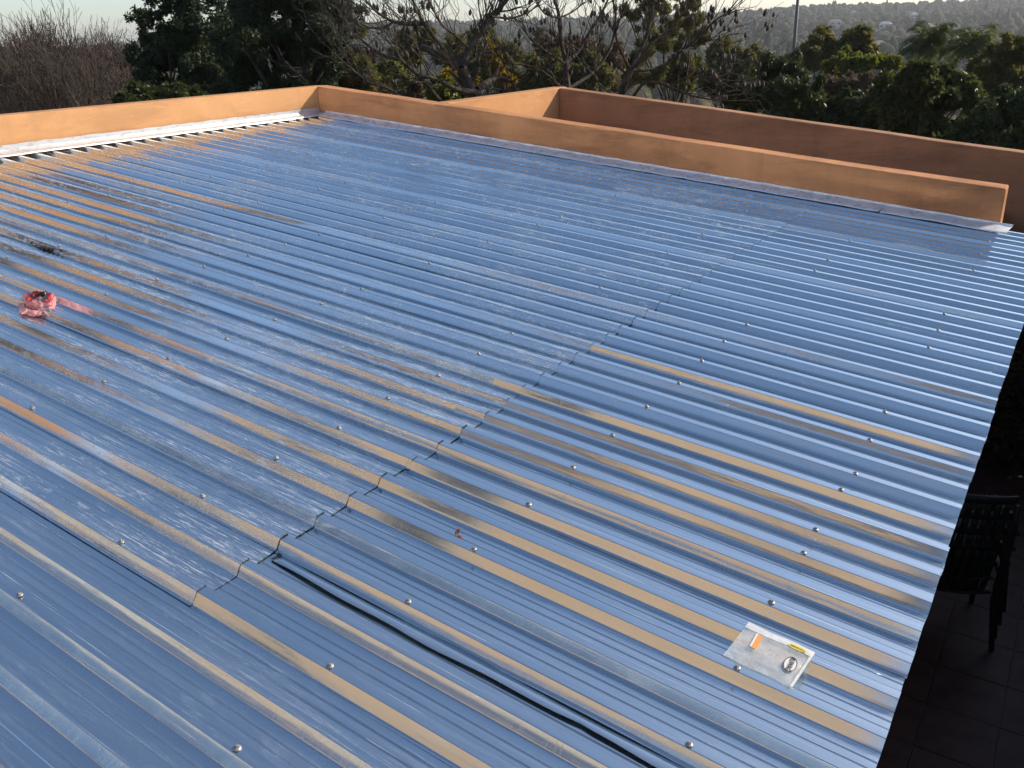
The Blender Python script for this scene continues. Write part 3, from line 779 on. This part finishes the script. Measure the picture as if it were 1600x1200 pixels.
# dark evergreens at left of centre
leafy_tree('evergreen_tree', base_under(262, 24), crown_at([(250, 18, 30), (215, 28, 16), (285, 12, 26), (300, 45, 30), (270, 60, 28), (232, 62, 18), (300, 90, 40), (255, 100, 34), (225, 95, 26), (270, 150, 34), (310, 160, 34), (285, 70, 34), (300, 20, 28), (312, 110, 40), (320, 130, 40), (240, 135, 36)], 24, 2, 9),
           60000, .085, L_DARK, B_DARK, 'small loose dark evergreen tree leaning left beside the bare brown thicket', group='dark evergreen trees', seed=21, trunk_r=.14, shell=.35)
leafy_tree('evergreen_tree', base_under(345, 26), crown_at([(330, 70, 40), (322, 110, 44), (345, 30, 24), (335, 2, 16), (350, 140, 44), (295, 150, 40), (310, 60, 20), (365, 60, 44), (360, 100, 44), (365, 15, 30)], 26, 3, 9),
           40000, .085, L_DARK, B_DARK, 'narrow pointed dark evergreen between the leaning one and the large one', group='dark evergreen trees', seed=22, trunk_r=.14, shell=.35)
leafy_tree('evergreen_tree', base_under(440, 22), crown_at([(400, -20, 50), (450, -30, 55), (385, 30, 42), (430, 30, 55), (480, 20, 50), (395, 85, 48), (450, 85, 55), (500, 70, 48), (420, 135, 50), (480, 130, 50), (375, 130, 42), (440, -80, 50), (500, -20, 40), (372, 60, 44), (520, 40, 40), (535, 110, 40), (500, 140, 40), (545, 10, 26)], 22, 4, 9),
           110000, .08, L_DARK, B_DARK, 'largest dense dark evergreen tree behind the corner of the parapets', group='dark evergreen trees', seed=23, trunk_r=.22, shell=.35, nlimb=14)
leafy_tree('olive_green_tree', base_under(535, 23), crown_at([(530, 10, 34), (545, 45, 32), (525, 80, 38), (555, 100, 30), (530, 130, 40), (510, 110, 34), (540, -25, 30), (568, 125, 26)], 23, 5, 9),
           36000, .085, L_OLIVE, B_DARK, 'olive green tree catching some sun at the right side of the large dark evergreen', seed=24, trunk_r=.13, shell=.3)
leafy_tree('green_shrub', base_under(235, 18), crown_at([(215, 150, 18), (240, 146, 20), (270, 150, 20), (300, 152, 16), (200, 165, 16)], 18, 6, 7), 7000, .11, L_HEDGE, B_DARK, 'low fresh green shrub showing just above the left parapet below the evergreens', 'shrub', seed=25, trunk_r=.05, nlimb=5)

# mid bushes seen between the branches of the pod tree
bush_specs = [
 ('green_bush', 31, [(640, 80, 26), (660, 60, 18), (620, 95, 22)], L_OLIVE, 9000, 'rounded olive bush seen through the left branches of the pod tree', .16),
 ('green_bush', 27, [(605, 110, 24), (590, 130, 24), (625, 135, 20)], L_LIME, 6000, 'small lime green bush low behind the left limbs of the pod tree', .12),
 ('brown_bush', 24, [(575, 95, 22), (560, 130, 26), (600, 150, 20), (640, 145, 26)], L_BROWN, 9000, 'brownish twiggy bush beside the olive tree behind the far parapet', .10),
 ('yellow_bush', 24, [(700, 118, 12), (690, 130, 9), (765, 80, 14), (775, 100, 14), (790, 125, 12), (720, 90, 10), (740, 128, 9)], L_YEL, 4200, 'autumn yellow bush glowing behind the fork of the pod tree', .12),
 ('green_bush', 21, [(690, 140, 20), (715, 150, 18), (680, 155, 18)], L_LIME, 5000, 'bright green bush just above the front parapet below the fork of the pod tree', .10),
 ('dark_bush', 33, [(820, 125, 40), (870, 120, 40), (780, 140, 30), (920, 120, 40)], L_OLIVE, 14000, 'broad dull green bush behind the trunks of the pod trees', .16),
 ('olive_bush', 44, [(700, 78, 30), (745, 70, 30), (790, 82, 34), (720, 110, 34), (770, 115, 34)], L_OLIVE, 14000, 'mid green bush mass showing behind the thick fork of the pod trees', .17),
 ('brown_bush', 40, [(850, 75, 30), (900, 80, 34), (940, 90, 34), (880, 110, 34), (960, 115, 30)], L_BROWN, 14000, 'brown grey bush behind the middle and right pod trees', .15),
 ('olive_bush', 38, [(1130, 90, 26), (1150, 100, 26), (1110, 110, 26), (1175, 95, 22)], L_OLIVE, 10000, 'dull olive bush above the hedge left of the pole', .14),
 ('green_bush', 26, [(1060, 130, 24), (985, 120, 16), (1080, 105, 20)], L_LIME, 7000, 'yellow green bush between the right pod tree and the hedge', .11),
 ('bushy_tree', 24, [(1040, 60, 34), (1075, 25, 26), (1015, 95, 36), (1050, 110, 32), (1090, 60, 20), (1000, 20, 30), (1040, -5, 30), (1085, 0, 16)], L_OLIVE, 42000, 'tall fine leaved tree standing behind the right pod tree', .055),
 ('olive_tree', 46, [(1270, 78, 26), (1300, 62, 30), (1335, 68, 26), (1250, 95, 22), (1310, 95, 34), (1350, 90, 22)], L_OLIVE, 20000, 'domed olive tree rising above the hedge just right of the pole', .20),
 ('green_bush', 36, [(1325, 100, 22), (1300, 108, 18), (1350, 105, 20), (1375, 100, 16), (1395, 98, 14)], L_LIME, 9000, 'sunlit yellow green bush above the hedge below the domed olive tree', .14),
 ('brown_bush', 30, [(1310, 135, 26), (1290, 150, 24), (1345, 135, 26)], L_BROWN, 9000, 'brown leaved bush in the gap between the two halves of the hedge', .12),
 ('hedge_bush', 23, [(1160, 125, 34), (1195, 115, 34), (1230, 110, 32), (1140, 150, 30), (1180, 160, 34), (1220, 155, 40), (1255, 140, 30), (1120, 130, 22)], L_HEDGE, 34000, 'dark rounded hedge bush with small leaves right of the pod trees', .085),
 ('hedge_bush', 22, [(1270, 175, 32), (1310, 180, 34), (1350, 190, 36), (1390, 180, 36), (1250, 195, 26), (1330, 165, 24), (1370, 160, 22)], L_HEDGE, 30000, 'lower dark hedge bush directly behind the rear parapet', .10),
 ('broadleaf_bush', 21, [(1440, 138, 34), (1400, 144, 28), (1470, 142, 32), (1420, 172, 38), (1480, 176, 42), (1380, 158, 24), (1500, 142, 24), (1440, 205, 40)], L_BROAD, 22000, 'broad leaved bush with shiny sunlit leaves under the palms', .15),
 ('hedge_bush', 20, [(1530, 200, 44), (1580, 210, 44), (1500, 225, 36), (1620, 190, 50), (1560, 170, 36)], L_HEDGE, 26000, 'darkest hedge bush at the right edge behind the rear parapet', .10),
 ('dry_shrub', 30, [(1540, 105, 20), (1575, 90, 28), (1600, 70, 30), (1590, 115, 26), (1560, 130, 24)], L_OLIVE, 14000, 'dull olive shrub right of the palms at the right edge', .14),
]
for i, (nm, d, sp, lm, nlv, lab, ls) in enumerate(bush_specs):
    leafy_tree(nm, base_under(sum(s[0] for s in sp) / len(sp), d), crown_at(sp, d, 40 + i, 8), int(nlv * 1.15), ls, lm, B_DARK, lab, 'bush' if 'tree' not in nm else 'tree', seed=60 + i, trunk_r=.08, shell=.35, nlimb=8, aspect=.5 if lm is not L_BROAD else .42)

leafy_tree('courtyard_shrub', (.35, 9.9, -2.9), [((-.1 + .35 * (i % 3), 9.7 + .35 * (i // 3 % 2), -2.3 + .33 * (i // 3)), .36) for i in range(18)], 9000, .09, L_DARK, B_DARK, 'dark shaded shrub in the gap between the free parapet end and the rear wall', 'shrub', seed=91, trunk_r=.05, shell=.3)
# palms
def palm(px, py, d, rp, label, lean, seed):
    c = at(px, py, d); rad = rp / 1340 * d; rg = random.Random(seed); gb = Vector((c.x, c.y, terrain(c.x, c.y)))
    root = empty('palm_tree', gb, label=label, cat='palm', group='two palms')
    cc = c - gb
    tb = MB(); tb.tube(limb_pts((0, 0, -.2), cc - Vector((0, 0, rad * .25)), 0, 8, .006, rg), [.2] * 4 + [.17] * 5, 8); link('trunk', tb.mesh('trunk', True), B_GREY, root)
    for k in range(26):
        a = 2 * math.pi * k / 26 + rg.uniform(-.15, .15); el = rg.uniform(.55, 1.45); L = rad * rg.uniform(1.25, 1.6)
        dr = Vector((math.cos(a) + lean[0], math.sin(a) + lean[1], 0)); dr = dr.normalized() * math.cos(el) + Vector((0, 0, math.sin(el)))
        pts = [cc + Vector((0, 0, -rad * .3))]; dd = dr.copy(); n = 12
        for i in range(n): dd = (dd + Vector((0, 0, -.36 * (i / n + .30)))).normalized(); pts.append(pts[-1] + dd * L / n)
        V = []
        for i in range(1, n + 1):
            for q in range(7):
                s_ = (i - 1 + q / 7) / n; p = pts[i - 1].lerp(pts[i], q / 7); tn = (pts[i] - pts[i - 1]).normalized()
                sd_ = tn.cross(Vector((0, 0, 1))).normalized(); ll = L * .30 * math.sin(math.pi * (.12 + .86 * s_)) + .02
                for s2 in (-1, 1):
                    dl = (sd_ * s2 * .8 + tn * .45 + Vector((0, 0, -.42 + rg.uniform(-.35, .35)))).normalized()
                    wv = tn * .014
                    V += [p - wv, p + dl * ll * .5 - wv * 1.2, p + dl * ll, p + dl * ll * .5 + wv * 1.2]
        f_ = link('frond', fastmesh('frond', np.array([list(v) for v in V]), 4), L_PALM, root)
        tb = MB(); tb.tube(pts, [.018 * (1 - .07 * i) for i in range(n + 1)], 4, False); link('midrib', tb.mesh('midrib'), L_PALM, f_)
palm(1455, 66, 42, 42, 'palm with a rounded upright crown, left of the two palms', (-.1, 0), 5)
palm(1524, 74, 40, 43, 'palm with arching fronds bending right, right of the two palms', (.35, .1), 9)

# pole
pb = base_under(1237, 60); pt = at(1240, -60, 60)
tb = MB(); tb.tube([(0, 0, -.5), (0, 0, 5), (0, 0, pt.z - pb.z)], [.14, .12, .085], 8)
o = link('utility_pole', tb.mesh('utility_pole', True), M_POLE, loc=pb, label='thin grey utility pole rising out of the bushes past the skyline', cat='pole')

# silk-floss type tree: bare limbs hung with pods
mbx = MB(); mbx.lathe([(.004, .0), (.006, -.02), (.026, -.045), (.040, -.085), (.042, -.12), (.030, -.155), (.010, -.172)], 8)
me_pod = mbx.mesh('seed_pod', True); mp_, t, b = mat('seed_pod_skin', (.05, .042, .032), .7); me_pod.materials.append(mp_)
n_ = noi(t, coords(t), 30, 3); t.links.new(ramp(t, n_, [(.4, (.016, .012, .009)), (.7, (.055, .045, .035))]), b.inputs['Base Color'])

def pod_tree(base_px, d, limbs, label, seed, npod):
    rg = random.Random(seed); bs = base_under(base_px, d); root = empty('pod_tree', bs, label=label, cat='tree', group='bare trees hung with seed pods')
    tb = MB(); tips = []; first = at(limbs[0][0][0][0], limbs[0][0][0][1], d)
    tb.tube([(0, 0, -.3), ((first - bs) * .5)[:] , (first - bs)[:]], [.26, .20, .15], 9, False)
    for pts, r0, r1, dep in limbs:
        P_ = []
        for i, q in enumerate(pts):
            dz = q[2] if len(q) > 2 else 0
            P_.append(at(q[0], q[1], d + dz) - bs)
        S_ = []                                # smooth the limb
        for i in range(len(P_) - 1):
            p0 = P_[max(i - 1, 0)]; p1 = P_[i]; p2 = P_[i + 1]; p3 = P_[min(i + 2, len(P_) - 1)]
            for q in range(4):
                t_ = q / 4; S_.append(.5 * ((2 * p1) + (p2 - p0) * t_ + (2 * p0 - 5 * p1 + 4 * p2 - p3) * t_ * t_ + (3 * p1 - p0 - 3 * p2 + p3) * t_ ** 3))
        S_.append(P_[-1]); n = len(S_)
        tb.tube(S_, [r0 + (r1 - r0) * (i / (n - 1)) for i in range(n)], 7 if r0 > .04 else 5, False)
        for k in range(int(n * .95)):
            i = rg.randint(max(1, n // 5), n - 1); dr = (S_[i] - S_[i - 1]).normalized()
            nd = (dr + Vector((rg.uniform(-1, 1), rg.uniform(-1, 1), rg.uniform(-.5, 1.1))) * 1.0).normalized()
            grow(tb, S_[i], nd, rg.uniform(.30, .75), max(.009, r1 * .45), dep, rg, .6, .05, tips, .0028, (1, 3), 4, .22)
    link('trunk', tb.mesh('trunk', True), B_GREY, root)
    rg.shuffle(tips); c = 0
    for p, dep in tips:
        if c >= npod: break
        for q in range(rg.choice((1, 1, 2, 2, 3))):
            if c >= npod: break
            o = link('seed_pod', me_pod, None, root, p + Vector((rg.uniform(-.05, .05), rg.uniform(-.05, .05), rg.uniform(-.03, 0)))); s = rg.uniform(.48, .80)
            o.scale = (s, s, s * rg.uniform(.85, 1.1)); o.rotation_euler = (rg.uniform(-.25, .25), rg.uniform(-.25, .25), rg.uniform(0, 6)); c += 1
pod_tree(752, 15.5, [
  ([(748, 165), (735, 140), (722, 106)], .12, .085, 0),
  ([(722, 106), (700, 92, .2), (676, 82, .3), (658, 74, .6), (634, 90, .8), (610, 90, 1.0), (585, 78, 1.2), (560, 58, 1.4)], .075, .018, 2),
  ([(700, 92), (680, 60, -.3), (662, 36, -.4), (650, 12, -.5), (640, -12, -.6)], .045, .014, 2),
  ([(722, 106), (732, 76, .2), (750, 50, .3), (768, 26, .4), (782, 12, .4), (788, -12, .5), (798, -40, .5)], .080, .035, 2),
  ([(768, 26), (800, 28, .5), (830, 16, .8), (850, -5, .8)], .022, .010, 2),
  ([(732, 76), (712, 56, -.4), (692, 40, -.6), (680, 22, -.8), (670, 0, -.8)], .028, .012, 2),
  ([(662, 36), (640, 38, .0), (615, 34, .2), (590, 20, .3), (575, 5, .4)], .040, .016, 2),
  ([(615, 34), (595, 45, .3), (570, 40, .3), (545, 26, .3)], .018, .008, 2),
  ([(748, 145), (715, 140, -.5), (690, 128, -.8), (665, 120, -1), (640, 130, -1)], .055, .016, 2),
  ([(690, 160), (672, 140, -.8), (650, 115, -1), (625, 92, -1), (618, 65, -1), (632, 40, -1), (636, 10, -1)], .040, .012, 2),
  ([(640, 165), (610, 140, -1.2), (575, 128, -1.4), (545, 105, -1.5), (522, 82, -1.5)], .022, .010, 2),
  ([(482, 135), (470, 118, -1.5), (450, 104, -1.5)], .010, .006, 0),
  ([(745, 140), (775, 122, .5), (800, 128, .6)], .06, .03, 1),
  ([(722, 106), (742, 92, .5), (760, 70, .9), (752, 40, 1), (770, 0, 1)], .03, .012, 2),
 ], 'bare grey tree with a thick dark fork, leftmost of the three pod trees', 31, 190)
pod_tree(890, 16.5, [
  ([(890, 175), (886, 140), (884, 100)], .085, .055, 0),
  ([(884, 100), (876, 60, .1), (874, 28, .1), (868, 4, .2), (860, -20, .2)], .042, .020, 2),
  ([(874, 28), (850, 20, -.4), (835, -5, -.6)], .022, .010, 2),
  ([(874, 28), (895, 18, .4), (912, 4, .5)], .020, .010, 2),
  ([(884, 100), (905, 78, .3), (920, 52, .4), (935, 28, .6), (950, 0, .6)], .035, .014, 2),
  ([(884, 100), (850, 78, -.5), (828, 60, -.6), (815, 30, -.6)], .022, .009, 2),
  ([(890, 150), (865, 125, -.7), (840, 108, -.9), (810, 100, -1)], .022, .009, 2),
  ([(905, 78), (880, 62, -.5), (858, 52, -.5)], .014, .007, 1),
  ([(820, 168), (806, 140, -.8), (790, 105, -.9), (775, 70, -1)], .020, .008, 2),
  ([(886, 140), (930, 110, .5), (955, 70, .7), (962, 30, .8), (955, -10, .8)], .04, .014, 2),
 ], 'bare grey tree with hanging seed pods rising right behind the rear parapet peak', 32, 180)
pod_tree(975, 16, [
  ([(965, 175), (975, 135), (985, 110)], .08, .055, 0),
  ([(985, 110), (1000, 80, .2), (1012, 50, .3), (1020, 15, .4), (1022, -20, .4)], .042, .014, 2),
  ([(985, 110), (970, 80, -.3), (962, 50, -.4), (975, 15, -.4)], .032, .012, 2),
  ([(985, 110), (1030, 105, .4), (1065, 80, .5), (1095, 55, .6), (1120, 30, .6), (1140, 20, .6)], .036, .010, 2),
  ([(1065, 80), (1090, 72, .5), (1110, 62, .5), (1130, 80, .5)], .016, .007, 2),
  ([(1000, 80), (1035, 55, .2), (1060, 30, .3), (1080, 10, .3)], .024, .009, 2),
  ([(990, 150), (1010, 128, -.5), (1045, 135, -.7), (1075, 148, -.8), (1110, 155, -.9), (1150, 158, -.9)], .030, .008, 2),
  ([(1045, 135), (1080, 120, -.6), (1110, 122, -.6), (1140, 126, -.6)], .016, .007, 2),
  ([(965, 150), (935, 130, -.8), (930, 95, -.9), (940, 60, -1)], .022, .009, 2),
 ], 'bare twiggy pod tree, rightmost of the three, beside the dark hedge', 33, 240)

# bare thicket at left
def thicket_mesh(seed, h, dep=6):
    rg = random.Random(seed); tb = MB()
    for k in range(rg.choice((2, 3))):
        grow(tb, (rg.uniform(-.3, .3), rg.uniform(-.3, .3), -.3), (rg.uniform(-.25, .25), rg.uniform(-.25, .25), 1), h * .30, .09, dep, rg, .42, .14, None, .010, (2, 3), 3, .12)
    return tb.mesh('branches', False)
TV = [thicket_mesh(100 + i, 7.5, 6) for i in range(5)]
for m_ in TV: m_.materials.append(B_PALE)
tr_specs = [(-14, 50, 1.0), (12, 46, .95), (30, 58, 1.1), (50, 44, .98), (68, 60, 1.2), (84, 48, 1.0), (97, 52, 1.45), (112, 44, 1.0), (128, 60, 1.1), (145, 50, 1.0), (160, 58, 1.28), (176, 47, 1.0), (190, 62, 1.1), (22, 66, 1.2), (60, 70, 1.25), (105, 72, 1.3), (150, 70, 1.25), (5, 36, .6), (75, 38, .62), (135, 36, .6)]
for i, (px, d, s) in enumerate(tr_specs):
    bs = base_under(px, d); want = at(px, 62 if s < .8 else 40 / s, d).z - bs.z
    root = empty('bare_tree', bs, rnd.uniform(0, 6), label=('tall bare tree standing clear above the brown thicket, its stem leaning left' if i == 6 else 'bare brown winter tree in the thicket left of the dark evergreens'), cat='tree', group='bare trees of the left thicket')
    o = link('branches', TV[i % 5], None, root); zmax = max(v.co.z for v in TV[i % 5].vertices); k = want / zmax * (1.25 if i == 6 else rnd.uniform(.85, 1.1)); o.scale = (k * .95, k * .95, k)
# brown scrub under them
def scrub():
    cl = []
    for i in range(150):
        px = rnd.uniform(-60, 200); d = rnd.uniform(38, 85); c = at(px, rnd.uniform(92, 128), d); c.z = max(c.z, terrain(c.x, c.y) + .8); cl.append((tuple(c), (1.5, 1.5, 1.3)))
        c2 = c.copy(); c2.z -= 2.2; cl.append((tuple(c2), (1.7, 1.7, 1.5)))
    o = link('brown_scrub', fastmesh('brown_scrub', leaves(cl, 110000, .42, .055, .1, .1, 77, -1.6), 4), L_BRUSH, kind='stuff')
    tag(o, label='brown undergrowth filling the thicket below the bare trees')
scrub()

# far houses on the hillside
def far_house(px, py, d, wd, rz, label, m, rm):
    dr_ = (at(px, py, 1) - CAMPOS); d = d * .5
    while d < 1700 and (CAMPOS + dr_ * d).z > terrain((CAMPOS + dr_ * d).x, (CAMPOS + dr_ * d).y) + 5: d += 8
    p = CAMPOS + dr_ * d; root = empty('far_house', p, rz, label=label, cat='house')
    h = 3.0
    mbx = MB(); mbx.box((-wd / 2, -4, -6), (wd / 2, 4, h)); link('wall', mbx.mesh('wall'), m, root)
    mbx = MB(); mbx.add([(-wd / 2 - .6, -4.6, h), (wd / 2 + .6, -4.6, h), (wd / 2 + .6, 4.6, h), (-wd / 2 - .6, 4.6, h), (-wd / 2 + 2.5, 0, h + 2.4), (wd / 2 - 2.5, 0, h + 2.4)],
        [(0, 1, 5, 4), (1, 2, 5), (2, 3, 4, 5), (3, 0, 4), (0, 3, 2, 1)]); link('roof', mbx.mesh('roof'), rm, root)
    for x_ in (-wd * .28, wd * .22):
        mbx = MB(); mbx.box((x_ - .9, -4.06, .8), (x_ + .9, -4.01, 2.2)); link('window', mbx.mesh('window'), M_GLASS, root)
for a in ((1333, 24, 1150, 8, .3, 'small white house high on the far hillside right of the pole', M_WHITE, M_RTILE),
          (1242, 24, 1150, 7, .2, 'tiny white gabled house just right of the pole on the far hill', M_WHITE, M_RTILE),
          (1305, 40, 950, 11, .4, 'long low pale house halfway up the hillside', M_WHITE, M_RTILE),
          (1383, 44, 900, 9, .1, 'pale house left of the palms on the far hillside', M_WHITE, M_WHITE),
          (1372, 78, 420, 8, .35, 'low house with a long pale roof in the valley left of the palms', M_CONC, M_CONC),
          (1428, 28, 1000, 7, .2, 'tiny bright house just above the left palm', M_WHITE, M_WHITE)):
    far_house(*a)

# ------------------------------------------------------------------ winter haze over the valley
M_HAZE = bpy.data.materials.new('haze'); M_HAZE.use_nodes = True; t = M_HAZE.node_tree; t.nodes.clear()
ho = t.nodes.new('ShaderNodeOutputMaterial'); pv = t.nodes.new('ShaderNodeVolumePrincipled')
pv.inputs['Color'].default_value = (.86, .88, .92, 1); pv.inputs['Density'].default_value = .00019; pv.inputs['Anisotropy'].default_value = .35
t.links.new(pv.outputs[0], ho.inputs['Volume'])
mbx = MB(); mbx.box((-4300, -4300, -260), (4300, 4300, 60))
link('haze', mbx.mesh('haze'), M_HAZE, kind='stuff')
